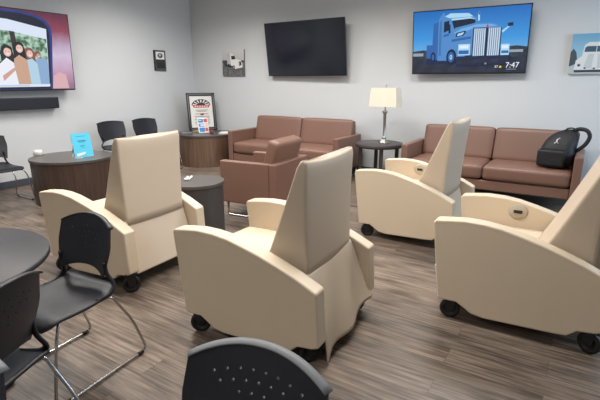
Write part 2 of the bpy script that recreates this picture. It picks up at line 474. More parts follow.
def make_recliner(label, X, Y, lean=0.0, rz=0.0, loose=False, cy=(.5, .5), out=0.0, tall=1.0, bx=0.0):
    t = thing('recliner', label, 'recliner', (X, Y, 0), rz, 'cream vinyl recliners on casters')
    for s, (a, b) in enumerate(((0, .092), (RW + .03 - .092, RW + .03))):
        bm = bmesh.new(); prism(bm, ARM, a, b, 'y')
        ap = obj('arm_panel', bm, M['cream'], t, bevel=.012, seg=3)
        # piping seam along the upper outer edge
        bm = bmesh.new()
        yy = a if s == 0 else b
        tube(bm, [(x, yy + (.002 if s == 0 else -.002), z - .022) for x, z in ARM_TOP[1:]], .0022, 6)
        obj('seam', bm, M['seam'], ap)
        if s == 1:
            # oval control plate with its rocker switch, on the inner face
            bm = bmesh.new(); lathe(bm, [(0, 0), (.062, 0), (.066, .004), (.058, .009), (0, .009)], 32)
            bm.transform(Matrix.Translation((.385, a, .555)) @ Matrix.Rotation(PI / 2, 4, 'X') @ Matrix.Diagonal((.92, .80, 1, 1)))
            cp = obj('control_plate', bm, M['plate'], ap)
            bm = bmesh.new(); box(bm, .358, .412, a - .016, a - .006, .545, .566)
            obj('switch', bm, M['rubber'], cp, bevel=.003)
    ya, yb = .095, RW + .03 - .095
    bm = bmesh.new(); cushion(bm, .015, .62, ya, yb, .27, .455, .018)
    obj('seat_cushion', bm, M['cream'], t)
    bm = bmesh.new(); prism(bm, [(.035, .12), (.0, .30), (.045, .30), (.08, .12)], ya + .004, yb - .004, 'y')
    obj('footrest', bm, M['cream'], t, bevel=.012)
    bk = obj('backrest', backrest_bm(lean, tall), M['cream_shaded'], t, bevel=0)
    bk.location.x = bx
    b = bmesh.new(); y0 = .40 - .262; y1 = .40 + .262
    tube(b, [(.78, y0 + .01, .474), (.784, .4, .470), (.78, y1 - .01, .474)], .0025, 6)
    obj('seam', b, M['seam'], bk)
    # rear panel
    if not loose:
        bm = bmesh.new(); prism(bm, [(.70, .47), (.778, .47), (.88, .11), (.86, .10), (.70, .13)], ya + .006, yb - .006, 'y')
        obj('rear_panel', bm, M['cream_shaded'], t, bevel=.01)
    else:
        bm = bmesh.new(); prism(bm, [(.66, .46), (.74, .46), (.74, .13), (.66, .13)], ya + .006, yb - .006, 'y')
        obj('rear_panel', bm, M['rubber'], t, bevel=.01)
        # loose hanging flap, wavy and skewed
        bm = bmesh.new(); g = []
        nu, nv = 26, 22
        for j in range(nv + 1):
            v = j / nv; row = []
            for i in range(nu + 1):
                u = i / nu
                ytop = (ya + .04) + (yb - ya - .05) * u
                ybot = (ya - .005) + (yb - ya + .015) * u
                y = ytop + (ybot - ytop) * min(1, v * 1.1)
                ztop = .485 - .02 * (1 - u)
                zbot = .045 + .075 * u - .02 * (1 - u) ** 4 + .012 * math.sin(u * 9)
                z = ztop + (zbot - ztop) * v
                x = .785 + .14 * v ** .8 + .014 * v * math.sin(u * 11 + v * 2.5) + .012 * math.sin(v * PI) * math.sin(u * 5 + 1)
                row.append(bm.verts.new((x, y, z)))
            g.append(row)
        for j in range(nv):
            for i in range(nu):
                bm.faces.new((g[j][i], g[j][i + 1], g[j + 1][i + 1], g[j + 1][i]))
        fl = obj('rear_flap', bm, M['cream_shaded'], t)
        s = fl.modifiers.new('solid', 'SOLIDIFY'); s.thickness = .006
    bm = bmesh.new(); box(bm, .12, .80, ya - .02, yb + .02, .14, .20)
    obj('base_frame', bm, M['rubber'], t, bevel=.005)
    for (x, y, a) in ((.125, .045, cy[0]), (.125, RW - .02, cy[0]), (.82 + out, .09 - out, cy[1]), (.82 + out, RW - .05, cy[1])):
        caster(t, x, y, a)
    return t
make_recliner('cream recliner seen from behind with a loose creased flap hanging at its back', -1.875, 1.63, 0.0, math.radians(3), loose=True, cy=(.6, .8))
make_recliner('cream recliner seen from behind beside the cyan sheet table and the perforated black chair', -3.38, 1.70, 0.0, math.radians(3), cy=(.9, 1.0), out=.05)
make_recliner('cream recliner in side view cut by the right edge of the photo', -0.695, 2.58, math.radians(3), math.radians(.5), cy=(.15, -.5), out=.04, bx=.045)
make_recliner('cream recliner in side view in front of the side table with the lamp', -1.75, 3.70, math.radians(4), math.radians(-1), cy=(.4, .4), tall=1.09)

# ---------------------------------------------------------------- sofas (local: origin at left front floor corner, faces -y)
def make_sofa(label, X, Y, W, Wd=0.78):
    t = thing('sofa', label, 'sofa', (X, Y, 0), 0, 'brown vinyl sofas along the back wall')
    aw = .085
    for a in (0, W - aw):
        bm = bmesh.new(); prism(bm, [(0, .15), (0, .63), (Wd - .02, .63), (Wd - .02, .15)], a, a + aw, 'x')
        obj('arm', bm, M['brown'], t, bevel=.014)
    bm = bmesh.new(); box(bm, aw + .002, W - aw - .002, .02, Wd - .05, .16, .275); obj('base_rail', bm, M['brown'], t, bevel=.012)
    mid = W / 2
    for a, b in ((aw + .004, mid - .002), (mid + .002, W - aw - .004)):
        bm = bmesh.new(); cushion(bm, a, b, .0, .60, .28, .455, .012); obj('seat_cushion', bm, M['brown'], t)
    for a, b in ((aw + .01, mid - .003), (mid + .003, W - aw - .01)):
        R = Matrix.Translation((0, .56, .44)) @ Matrix.Rotation(math.radians(-14), 4, 'X')
        bm = bmesh.new(); cushion(bm, a, b, 0, .13, 0, .42, .006, M4=R); obj('back_cushion', bm, M['brown'], t)
    bm = bmesh.new(); prism(bm, [(Wd - .10, .16), (Wd - .04, .16), (Wd - .03, .76), (Wd - .07, .76)], aw + .002, W - aw - .002, 'x')
    obj('back_frame', bm, M['brown'], t, bevel=.01)
    for x in (.045, W - .045):
        bm = bmesh.new()
        tube(bm, fillet([(x, .04, .16), (x, .04, .012), (x, Wd - .08, .012), (x, Wd - .08, .16)], .02), .012, 8)
        obj('leg', bm, M['chrome'], t)
    return t
make_sofa('brown two-cushion sofa under the switched-off television, left of the table lamp', -4.88, 5.53, 2.0)
make_sofa('brown two-cushion sofa with a black backpack on it, under the truck television', -1.97, 5.53, 1.99)

# brown armchair (faces -x)
t = thing('armchair', 'brown vinyl armchair with chrome sled legs seen from its back corner', 'armchair', (-3.22, 3.50, 0), math.radians(6))
AL, AWd = 0.68, 0.74
for a in (0, AWd - .085):
    bm = bmesh.new(); prism(bm, [(0, .16), (0, .605), (AL - .085, .605), (AL - .085, .16)], a, a + .085, 'y')
    obj('arm', bm, M['brown'], t, bevel=.014)
bm = bmesh.new(); box(bm, AL - .085, AL, 0, AWd, .16, .605); obj('back_frame', bm, M['brown'], t, bevel=.014)
bm = bmesh.new(); box(bm, .02, AL - .087, .087, AWd - .087, .17, .28); obj('base_rail', bm, M['brown'], t, bevel=.01)
bm = bmesh.new(); cushion(bm, .0, AL - .10, .09, AWd - .09, .283, .45, .012); obj('seat_cushion', bm, M['brown'], t)
R = Matrix.Translation((AL - .26, 0, .43)) @ Matrix.Rotation(math.radians(16), 4, 'Y')
bm = bmesh.new(); cushion(bm, 0, .14, .09, AWd - .09, 0, .43, .0, M4=R); obj('back_cushion', bm, M['brown'], t)
for y in (.05, AWd - .05):
    bm = bmesh.new(); tube(bm, fillet([(.06, y, .17), (.06, y, .012), (AL - .12, y, .012), (AL - .12, y, .17)], .02), .012, 8)
    obj('leg', bm, M['chrome'], t)

# ---------------------------------------------------------------- drum tables
def drum(label, x, y, r, h, body, top, over=.0):
    t = thing('drum_table', label, 'table', (x, y, 0))
    bm = bmesh.new(); lathe(bm, [(0, 0), (r - .012, 0), (r - .012, h - .03), (0, h - .03)], 72); obj('body', bm, body, t, bevel=.003)
    bm = bmesh.new(); lathe(bm, [(0, h - .03), (r, h - .03), (r, h), (0, h)], 72); obj('tabletop', bm, top, t, bevel=.004)
    return t
drum('dark espresso drum table holding the cyan sheet, left wall', -5.22, 3.09, .465, .53, M['espresso'], M['greytop'])
drum('walnut drum table in the room corner with the framed certificate', -5.62, 5.80, .50, .53, M['walnut'], M['greytop'])
drum('small charcoal drum table with a remote control on top', -2.975, 2.895, .268, .53, M['darkgrey'], M['greytop'])

# round side table with lamp
t = thing('side_table', 'round dark side table between the two brown sofas', 'table', (-2.44, 5.93, 0))
bm = bmesh.new(); lathe(bm, [(0, .515), (.322, .515), (.33, .523), (.33, .565), (.325, .57), (0, .57)], 64); obj('tabletop', bm, M['darkgrey'], t)
for k in range(4):
    a = PI / 4 + k * PI / 2 - .25
    bm = bmesh.new(); box(bm, -.024, .024, -.024, .024, 0, .515, M4=Matrix.Translation((.255 * math.cos(a), .255 * math.sin(a), 0)) @ Matrix.Rotation(a, 4, 'Z'))
    obj('leg', bm, M['darkgrey'], t, bevel=.003)

t = thing('table_lamp', 'brushed metal table lamp with cream rectangular shade, unlit, on the side table', 'lamp', (-2.37, 5.93, .571))
bm = bmesh.new()
lathe(bm, [(0, 0), (.088, 0), (.088, .012), (.055, .022), (.05, .035), (.03, .06), (0, .06)], 4, square=PI / 4)
obj('base', bm, M['nickel'], t, bevel=.003)
bm = bmesh.new()
lathe(bm, [(0, .055), (.028, .055), (.034, .075), (.02, .095), (.018, .10), (.021, .40), (.033, .415), (.042, .43), (.02, .445), (.009, .45), (.009, .52), (0, .52)], 24)
obj('stem', bm, M['nickel'], t)
bm = bmesh.new()
def shade_ring(hx, hy, z):
    rc = .012; P = []
    for (sx, sy, a0) in ((1, 1, 0), (-1, 1, PI / 2), (-1, -1, PI), (1, -1, 3 * PI / 2)):
        for k in range(4):
            a = a0 + PI / 2 * k / 3
            P.append(bm.verts.new((sx * (hx - rc) + rc * math.cos(a), sy * (hy - rc) + rc * math.sin(a), z)))
    return P
A = shade_ring(.20, .12, .50); B = shade_ring(.18, .105, .745)
for i in range(len(A)):
    j = (i + 1) % len(A); bm.faces.new((A[i], A[j], B[j], B[i]))
sh = obj('lamp_shade', bm, M['shade'], t, smooth=False); s = sh.modifiers.new('solid', 'SOLIDIFY'); s.thickness = .004
bm = bmesh.new(); tube(bm, [(-.178, 0, .735), (.178, 0, .735)], .003, 6); tube(bm, [(0, 0, .50), (0, 0, .77)], .004, 6); lathe(bm, [(0, .765), (.009, .77), (.009, .78), (0, .79)], 12)
obj('harp', bm, M['nickel'], t)

# ---------------------------------------------------------------- round black table, lower left
t = thing('round_table', 'black round dining table cut by the left edge of the photo', 'table', (-2.09, .55, 0))
bm = bmesh.new(); lathe(bm, [(0, .715), (.45, .715), (.462, .722), (.462, .738), (.457, .742), (0, .742)], 96); obj('tabletop', bm, M['blacktop'], t)
bm = bmesh.new(); lathe(bm, [(0, .02), (.04, .02), (.04, .70), (.13, .705), (.13, .715), (0, .715)], 24); obj('pedestal', bm, M['rubber'], t)
for k in range(4):
    bm = bmesh.new(); prism(bm, [(0, 0), (.30, 0), (.32, .012), (.31, .028), (0, .05)], -.028, .028, 'y')
    f = obj('foot', bm, M['rubber'], t, bevel=.008); f.rotation_euler = (0, 0, math.radians(20 + 90 * k))

# ---------------------------------------------------------------- stacking chairs (local: faces -y)
def thicken(bm, g, off):
    """close a grid of verts g into a plate by adding an offset copy and the rim"""
    h = [[bm.verts.new(v.co + off) for v in row] for row in g]
    nv, nu = len(g) - 1, len(g[0]) - 1
    for j in range(nv):
        for i in range(nu):
            bm.faces.new((h[j][i], h[j + 1][i], h[j + 1][i + 1], h[j][i + 1]))
    ring = [(0, i) for i in range(nu)] + [(j, nu) for j in range(nv)] + [(nv, i) for i in range(nu, 0, -1)] + [(j, 0) for j in range(nv, 0, -1)]
    for p, q in zip(ring, ring[1:] + ring[:1]):
        bm.faces.new((g[p[0]][p[1]], h[p[0]][p[1]], h[q[0]][q[1]], g[q[0]][q[1]]))
def back_shell(perf, rimmed):
    """curved backrest plate with arched top; real perforations cut through"""
    bm = bmesh.new(); nu, nv = 32, 14; g = []
    for j in range(nv + 1):
        v = j / nv; row = []
        for i in range(nu + 1):
            u = i / nu * 2 - 1
            hw = (.170 + .034 * min(1, v * 1.6)) * (1 if perf else 1.18)
            if v > .8: hw += 0
            if v > .5: hw -= .014 * ((v - .5) / .5)
            zt = .815 - (.05 if perf else .025) * abs(u) ** 2.2
            zb = .545 + .0 - .035 * abs(u) ** 2.4
            z = zb + (zt - zb) * v
            y = .185 + .06 * v - .045 * u * u + .0
            row.append(bm.verts.new((u * hw, y, z)))
        g.append(row)
    for j in range(nv):
        for i in range(nu):
            bm.faces.new((g[j][i], g[j][i + 1], g[j + 1][i + 1], g[j + 1][i]))
    thicken(bm, g, Vector((0, .008, 0)))
    me = bpy.data.meshes.new('backrest'); bm.to_mesh(me); bm.free()
    if not perf: return me
    a = bpy.data.objects.new('a', me); COL.objects.link(a)
    bc = bmesh.new()
    rows = [(.752, 8, .035), (.722, 7, .035), (.692, 4, .035), (.662, 2, .035)]
    for (z, n, dx) in rows:
        for k in range(n):
            x = (k - (n - 1) / 2) * dx
            zz = z - .05 * abs(x / .19) ** 2.2
            q = bmesh.ops.create_cone(bc, cap_ends=True, segments=10, radius1=.0046, radius2=.0046, depth=.3)
            bmesh.ops.transform(bc, verts=q['verts'], matrix=Matrix.Translation((x, .2, zz)) @ Matrix.Rotation(PI / 2, 4, 'X'))
    mc = bpy.data.meshes.new('c'); bc.to_mesh(mc); bc.free()
    b = bpy.data.objects.new('b', mc); COL.objects.link(b)
    md = a.modifiers.new('bool', 'BOOLEAN'); md.object = b; md.operation = 'DIFFERENCE'; md.solver = 'EXACT'
    dg = bpy.context.evaluated_depsgraph_get(); dg.update()
    out = bpy.data.meshes.new_from_object(a.evaluated_get(dg))
    bpy.data.objects.remove(a); bpy.data.objects.remove(b)
    out.name = 'backrest'
    return out
def make_chair(label, X, Y, rz, perf=True, rear=.33, front=-.24, rim=False, sc=1.0):
    t = thing('stacking_chair', label, 'chair', (X, Y, 0), rz, 'black stacking chairs with chrome sled legs')
    bm = bmesh.new(); nu, nv = 20, 20; g = []
    for j in range(nv + 1):
        v = j / nv; row = []
        for i in range(nu + 1):
            u = i / nu * 2 - 1
            y = -.235 + .43 * v
            hw = .222 - .03 * max(0, (v - .5) * 2) ** 2
            if v < .12: hw -= .03 * (1 - v / .12) ** 2
            z = .445 + .008 * u * u - .012 * math.sin(PI * v) - .035 * max(0, 1 - v / .25) ** 2 + .018 * max(0, (v - .8) / .2) ** 2
            z -= .012 * abs(u) ** 6
            row.append(bm.verts.new((u * hw, y, z)))
        g.append(row)
    for j in range(nv):
        for i in range(nu):
            bm.faces.new((g[j][i], g[j][i + 1], g[j + 1][i + 1], g[j + 1][i]))
    so = obj('seat', bm, M['poly'], t); s = so.modifiers.new('solid', 'SOLIDIFY'); s.thickness = .014; s.offset = -1
    key = 'perf' if perf else 'plain'
    if key not in SHELL: SHELL[key] = back_shell(perf, False)
    me = SHELL[key]
    bo = bpy.data.objects.new('backrest', me); COL.objects.link(bo); bo.parent = t
    if not me.materials: me.materials.append(M['poly'])
    # top edge strip of the shell; light on it is painted in as grey
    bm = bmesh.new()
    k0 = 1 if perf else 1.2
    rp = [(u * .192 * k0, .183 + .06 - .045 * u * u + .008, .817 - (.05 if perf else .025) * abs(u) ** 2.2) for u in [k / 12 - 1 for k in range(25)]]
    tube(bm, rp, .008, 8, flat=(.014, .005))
    obj('rim', bm, M['polylit'] if rim else M['poly'], bo)
    for sx in (-1, 1):
        bm = bmesh.new()
        tube(bm, smooth_curve([(sx * .205, .06, .425), (sx * .208, .14, .435), (sx * .198, .180, .47), (sx * .176, .165, .53), (sx * .172, .158, .60)], 6), .013, 8, flat=(.009, .014))
        obj('back_upright', bm, M['poly'], t)
        bm = bmesh.new()
        pts = [(sx * .19, .13, .425), (sx * .222, rear - .12, .36), (sx * .232, rear, .012), (sx * .232, front - .02, .012), (sx * .222, -.13, .36), (sx * .19, -.12, .418)]
        pts = [(sx * .19, .10, .420), (sx * .21, .15, .415), (sx * .225, rear - .08, .24), (sx * .232, rear, .012), (sx * .232, front, .012), (sx * .215, front + .06, .33), (sx * .19, front + .10, .405), (sx * .17, front + .14, .412)]
        tube(bm, fillet(pts, .05, 6), .0075, 10)
        lg = obj('sled_leg', bm, M['chrome'], t)
        for yy in (rear - .05, front + .06):
            bm = bmesh.new(); tube(bm, [(sx * .232, yy - .018, .012), (sx * .232, yy + .018, .012)], .0105, 10); obj('glide', bm, M['rubber'], lg)
    for q in (.19, .10, .420), (.17, front + .14, .412):
        bm = bmesh.new(); tube(bm, [(-q[0], q[1], q[2]), (q[0], q[1], q[2])], .0075, 10); obj('crossbar', bm, M['chrome'], t)
    t.scale = (sc, sc, sc)
    return t
SHELL = {}
make_chair('black perforated-back chair facing the round table, its whole seat and sled legs in view', -2.045, 1.05, math.radians(5), sc=.94)
make_chair('black perforated chair tucked in at the left edge below the round table', -1.674, .49, math.radians(-68))
make_chair('black chair back with a lit-coloured rim and dotted holes, bottom centre of the photo', -.555, .525, math.radians(9), rim=True, sc=.98)
make_chair('black chair back at the bottom left corner of the photo', -1.135, .125, math.radians(28), rim=True)
W3 = 'against the left wall'
make_chair('plain black chair ' + W3 + ' at the left edge of the photo', -5.86, 2.53, math.radians(90), perf=False, rear=.14, front=-.33, sc=.95)
make_chair('plain black chair ' + W3 + ', nearer the cyan sheet, left of its twin', -5.90, 4.28, math.radians(90), perf=False, rear=.14, front=-.38)
make_chair('plain black chair ' + W3 + ', nearer the room corner, right of its twin', -5.90, 4.90, math.radians(90), perf=False, rear=.14, front=-.38)

# ---------------------------------------------------------------- televisions
def tv_at(label, loc, W, H, tilt, rz, screen_fn):
    t = thing('television', label, 'television', loc, rz)
    h = bpy.data.objects.new('x', None)
    bpy.data.objects.remove(h)
    T = Matrix.Rotation(math.radians(tilt), 4, 'X')
    bm = bmesh.new(); box(bm, -W / 2, W / 2, 0, .035, -H / 2, H / 2, M4=T); box(bm, -W * .3, W * .3, .035, .06, -H * .35, H * .25, M4=T)
    obj('casing', bm, M['tvbody'], t, bevel=.004)
    b = .012
    sc = screen_fn(t, W - 2 * b, H - 2.6 * b)
    sc.matrix_local = T @ Matrix.Translation((0, -.0012, .003))
    # wall mount arm behind
    bm = bmesh.new(); box(bm, -.16, .16, .06, .075, -.14, .14, M4=T)
    for x in (-.10, .10): tube(bm, [T @ Vector((x, .07, 0)), (0, .13, -.02)], .014, 8)
    mt = obj('wall_mount', bm, M['tvbody'], t)
    return t
def E(k, col, s=1.0):
    if k not in EM: EM[k] = emat('screen_' + k, col, s)
    return EM[k]
EM = {}
def screen_off(t, W, H):
    bm = bmesh.new(); box(bm, -W / 2, W / 2, 0, .001, -H / 2, H / 2); 
    o = obj('screen', bm, M['tvglass'], t, smooth=False); return o
def vgrad_mat(name, stops, axis='Z', rng=1.0, s=1.0, emit=True, noise=0.0):
    """colour along one local axis of the printed/lit picture"""
    m, nt, b = new_mat(name); N = nt.nodes; L = nt.links
    tc = N.new('ShaderNodeTexCoord'); sp = N.new('ShaderNodeSeparateXYZ'); L.new(tc.outputs['Object'], sp.inputs[0])
    mr = N.new('ShaderNodeMapRange'); mr.inputs[1].default_value = -rng / 2; mr.inputs[2].default_value = rng / 2
    L.new(sp.outputs[axis], mr.inputs[0])
    r = N.new('ShaderNodeValToRGB')
    while len(r.color_ramp.elements) < len(stops): r.color_ramp.elements.new(.5)
    for e, (p, c) in zip(r.color_ramp.elements, stops): e.position = p; e.color = (*c, 1)
    src = mr.outputs[0]
    if noise:
        n = N.new('ShaderNodeTexNoise'); n.inputs['Scale'].default_value = 6; L.new(tc.outputs['Object'], n.inputs['Vector'])
        ad = N.new('ShaderNodeMath'); ad.operation = 'MULTIPLY_ADD'; ad.inputs[1].default_value = noise
        L.new(n.outputs['Fac'], ad.inputs[0]); L.new(mr.outputs[0], ad.inputs[2]); 
        sb = N.new('ShaderNodeMath'); sb.operation = 'SUBTRACT'; sb.inputs[1].default_value = noise / 2; L.new(ad.outputs[0], sb.inputs[0]); src = sb.outputs[0]
    L.new(src, r.inputs[0])
    if emit:
        b.inputs['Base Color'].default_value = (.01, .01, .01, 1); b.inputs['Roughness'].default_value = .25
        L.new(r.outputs[0], b.inputs['Emission Color']); b.inputs['Emission Strength'].default_value = s
    else:
        L.new(r.outputs[0], b.inputs['Base Color']); b.inputs['Roughness'].default_value = .7
    return m
def noise_mat(name, c1, c2, scale, emit=True, s=1.0):
    m, nt, b = new_mat(name); N = nt.nodes; L = nt.links
    tc = N.new('ShaderNodeTexCoord'); n = N.new('ShaderNodeTexNoise'); n.inputs['Scale'].default_value = scale; n.inputs['Detail'].default_value = 5
    L.new(tc.outputs['Object'], n.inputs['Vector'])
    r = N.new('ShaderNodeValToRGB'); r.color_ramp.elements[0].position = .4; r.color_ramp.elements[1].position = .6
    r.color_ramp.elements[0].color = (*c1, 1); r.color_ramp.elements[1].color = (*c2, 1)
    L.new(n.outputs['Fac'], r.inputs[0])
    if emit:
        b.inputs['Base Color'].default_value = (.01, .01, .01, 1)
        L.new(r.outputs[0], b.inputs['Emission Color']); b.inputs['Emission Strength'].default_value = s
    else: L.new(r.outputs[0], b.inputs['Base Color']); b.inputs['Roughness'].default_value = .7
    return m

def truck_screen(t, W, H):
    sky = vgrad_mat('screen_sky', [(.3, lin(108, 176, 226)), (.55, lin(60, 148, 218)), (1, lin(30, 104, 184))], 'Z', H)
    q = lambda x0, y0, x1, y1: rect(x0, y0, x1, y1)
    e = lambda k, r, g, b: E(k, lin(r, g, b))
    tr = noise_mat('screen_trees', lin(20, 32, 46), lin(46, 62, 78), 18)
    rd = noise_mat('screen_road', lin(22, 30, 48), lin(34, 46, 70), 10)
    body, dk, wn = e('body', 78, 138, 200), e('dk', 22, 40, 76), e('wn', 18, 34, 62)
    lt, md = e('lt', 168, 212, 240), e('md', 48, 100, 168)
    sh = [(sky, q(0, 0, 1, 1)), (tr, [(0, .64), (.1, .62), (.2, .65), (.32, .63), (.7, .64), (.84, .60), (.92, .59), (1, .61), (1, .80), (0, .80)]),
          (rd, q(0, .76, 1, 1)),
          (e('car', 150, 160, 176), q(0, .67, .10, .72)), (e('car', 0, 0, 0), q(.86, .65, .97, .69)),
          # sleeper and trailer frame
          (md, q(.13, .54, .20, .83)), (dk, q(.13, .76, .48, .86)),
          (md, [(.19, .20), (.235, .17), (.25, .78), (.18, .78)]),
          (body, [(.235, .14), (.27, .04), (.29, .04), (.30, .80), (.235, .80)]),
          (e('b2', 62, 116, 178), [(.245, .18), (.265, .14), (.268, .72), (.245, .72)]),
          (body, [(.27, .10), (.33, .05), (.50, .07), (.57, .14), (.57, .36), (.47, .80), (.27, .80)]),
          (lt, [(.29, .095), (.34, .05), (.50, .065), (.54, .12), (.33, .125)]),
          (wn, [(.35, .145), (.51, .135), (.56, .18), (.56, .24), (.38, .31)]),
          (lt, [(.35, .135), (.51, .125), (.56, .16), (.51, .15), (.35, .165)]),
          (wn, [(.285, .18), (.33, .16), (.335, .31), (.285, .35)]),
          (md, [(.285, .38), (.335, .36), (.335, .40), (.285, .42)]),
          (body, [(.34, .38), (.39, .28), (.56, .22), (.70, .23), (.775, .28), (.775, .72), (.34, .72)]),
          (e('b3', 112, 172, 226), [(.375, .36), (.44, .30), (.57, .245), (.69, .25), (.75, .28), (.55, .30), (.42, .38)]),
          (dk, [(.40, .36), (.48, .33), (.485, .36), (.46, .41), (.395, .43)]),
          (lt, [(.412, .375), (.47, .35), (.455, .395), (.408, .415)]),
          (md, [(.36, .46), (.53, .42), (.53, .46), (.36, .50)]),
          (body, [(.31, .58), (.36, .50), (.42, .50), (.47, .60), (.47, .78), (.33, .78)]),
          (wn, disc(.365, .745, .046, .130)), (md, disc(.362, .745, .028, .084)), (lt, disc(.362, .745, .012, .04)), (md, disc(.362, .745, .005, .02)),
          (wn, disc(.195, .74, .024, .085)), (md, disc(.195, .74, .013, .05)),
          (wn, [(.325, .22), (.342, .22), (.348, .36), (.330, .36)]),
          (lt, [(.578, .07), (.592, .05), (.598, .18), (.582, .20)]), (wn, q(.582, .06, .592, .10)),
          (dk, [(.545, .29), (.785, .31), (.785, .73), (.545, .75)])]
    for side, (a, b) in enumerate(((.553, .655), (.675, .778))):
        sh.append((e('gr', 112, 136, 168), [(a, .30), (b, .31), (b, .73), (a, .74)]))
        for k in range(6):
            u = a + .005 + k * (b - a) / 6
            sh.append((e('grl', 206, 222, 238), [(u, .31), (u + .008, .31), (u + .008, .73), (u, .73)]))
    sh += [(e('redb', 196, 60, 66), disc(.666, .275, .009, .022)),
           (lt, q(.425, .54, .53, .72)), (e('hl', 220, 236, 248), q(.435, .56, .515, .61)), (md, q(.43, .64, .52, .70)),
           (lt, q(.79, .56, .86, .73)), (e('hl', 0, 0, 0), q(.797, .58, .85, .63)), (md, q(.797, .66, .855, .70)),
           (dk, [(.40, .74), (.87, .73), (.87, .86), (.42, .89)]), (rd, [(.42, .79), (.85, .78), (.85, .83), (.42, .85)]),
           (lt, [(.785, .36), (.845, .28), (.85, .295), (.795, .39)]), (wn, [(.83, .25), (.872, .24), (.875, .29), (.833, .30)]),
           (e('plate', 150, 140, 158), q(.665, .84, .68, .87)),
           (e('txt', 240, 246, 252), ('text', '7:47', .840, .925, .092)),
           (e('txt', 0, 0, 0), ('text', '57', .752, .925, .040)), (e('sun', 250, 196, 60), disc(.80, .912, .010, .017)),
           (e('txt2', 130, 146, 170), q(.85, .945, .93, .955))]
    return picture('screen', t, W, H, sh, .0003)

def phone_screen(t, W, H):
    e = lambda k, r, g, b: E(k, lin(r, g, b))
    bg = vgrad_mat('screen_hand', [(0, lin(150, 110, 140)), (.22, lin(190, 150, 176)), (.45, lin(206, 190, 214)), (.62, lin(178, 150, 176)), (.78, lin(140, 66, 84)), (1, lin(96, 40, 62))], 'Z', H, noise=.15)
    fol = noise_mat('screen_foliage', lin(46, 88, 52), lin(176, 208, 190), 14)
    rim, blk = e('case', 36, 58, 128), e('bez', 26, 26, 44)
    sk, sk2, hr, hr2 = e('sk', 232, 190, 178), e('sk2', 206, 156, 140), e('hr', 30, 22, 30), e('hr2', 132, 88, 72)
    wh, tan = e('wh', 232, 234, 244), e('tan', 198, 160, 134)
    ph = [(-.02, .02), (.60, .03), (.72, .055), (.79, .10), (.83, .17), (.835, .30), (.79, .99), (-.02, .99)]
    def face(u, v, r, hair, skin):
        rr = r * H / W
        return [(hair, disc(u - .002, v - .01, rr * 1.45, r * 1.45)), (skin, disc(u + .002, v + .012, rr * .95, r * 1.12)),
                (hair, [(u - rr * .95, v - r * .1), (u - rr * .3, v - r * .95), (u + rr * .8, v - r * .55), (u + rr * .9, v - r * 1.1), (u, v - r * 1.4), (u - rr * 1.2, v - r * .9)]),
                (e('lip', 236, 236, 236), disc(u + .004, v + r * .68, rr * .42, r * .14)),
                (e('eye', 60, 40, 44), disc(u - rr * .35, v, rr * .12, r * .09, 8)), (e('eye', 0, 0, 0), disc(u + rr * .45, v, rr * .12, r * .09, 8))]
    sh = [(bg, rect(0, 0, 1, 1)),
          (e('finger', 214, 172, 178), [(.80, .99), (.82, .82), (.87, .77), (.93, .80), (.95, .99)]),
          (rim, [(0, .0)] + [(.60, .015), (.73, .045), (.80, .095), (.838, .165), (.845, .30), (.80, 1.0), (0, 1)]),
          (blk, [(0, .02), (.60, .045), (.71, .07), (.78, .12), (.815, .19), (.822, .30), (.785, .995), (0, .995)]),
          (e('hd', 216, 226, 244), [(.0, .10), (.50, .13), (.80, .21), (.775, .96), (0, .96)]),
          (fol, [(.0, .24), (.50, .27), (.79, .34), (.775, .94), (0, .94)]),
          (e('post', 52, 40, 40), [(.50, .27), (.54, .275), (.55, .50), (.51, .50)]),
          (e('ico', 20, 30, 60), rect(.215, .105, .255, .165)), (e('txt', 240, 246, 252), rect(.232, .118, .239, .152))]
    # fourth figure behind, then the three women
    sh += face(.705, .55, .028, hr2, sk2) + [(e('den', 138, 168, 206), [(.66, .62), (.76, .58), (.782, .66), (.775, .94), (.66, .94)])]
    sh += [(hr2, [(.60, .52), (.64, .46), (.68, .52), (.68, .64), (.60, .66)])] + face(.635, .53, .042, hr2, sk) + [(e('lb', 176, 206, 226), [(.61, .62), (.65, .60), (.69, .66), (.70, .94), (.61, .94)])]
    sh += [(hr, [(.51, .48), (.55, .40), (.60, .47), (.61, .66), (.51, .66)])] + face(.558, .47, .045, hr, sk) + [(tan, [(.50, .62), (.55, .56), (.61, .62), (.62, .94), (.50, .94)])]
    sh += [(hr, [(.41, .52), (.45, .43), (.50, .47), (.51, .60), (.50, .68), (.41, .70)])] + face(.462, .52, .048, hr, sk) + [(wh, [(.38, .70), (.45, .60), (.50, .66), (.52, .94), (.38, .94)]), (sk2, [(.39, .84), (.50, .72), (.51, .75), (.41, .89)])]
    sh += face(.36, .53, .048, hr, sk) + [(wh, [(.26, .94), (.29, .68), (.36, .62), (.40, .70), (.41, .94)])]
    sh += [(e('hd', 0, 0, 0), [(.0, .935), (.776, .93), (.772, .965), (0, .97)]), (e('txt2', 130, 146, 170), rect(.35, .948, .60, .954))]
    return picture('screen', t, W, H, sh, .0003)
tv_at('wall television with a blank dark screen above the left brown sofa', (-3.92, 6.30, 1.893), 1.478, .83, 7.5, math.radians(-1.6), screen_off)
tv_at('wall television showing a blue semi truck and the time 7:47', (-1.448, 6.30, 1.896), 1.43, .805, 7.4, math.radians(1.1), truck_screen)
tv_at('wall television showing a phone with a photo of smiling women, cut by the left edge', (-6.33, 3.13, 1.79), 1.62, 1.02, 2, math.radians(90), phone_screen)
t = thing('soundbar', 'long black soundbar on the wall under the left television', 'soundbar', (-6.5, 3.05, 1.115), PI / 2)
bm = bmesh.new(); box(bm, -.62, .645, -.11, -.005, -.08, .075); obj('cabinet', bm, M['tvbody'], t, bevel=.01)
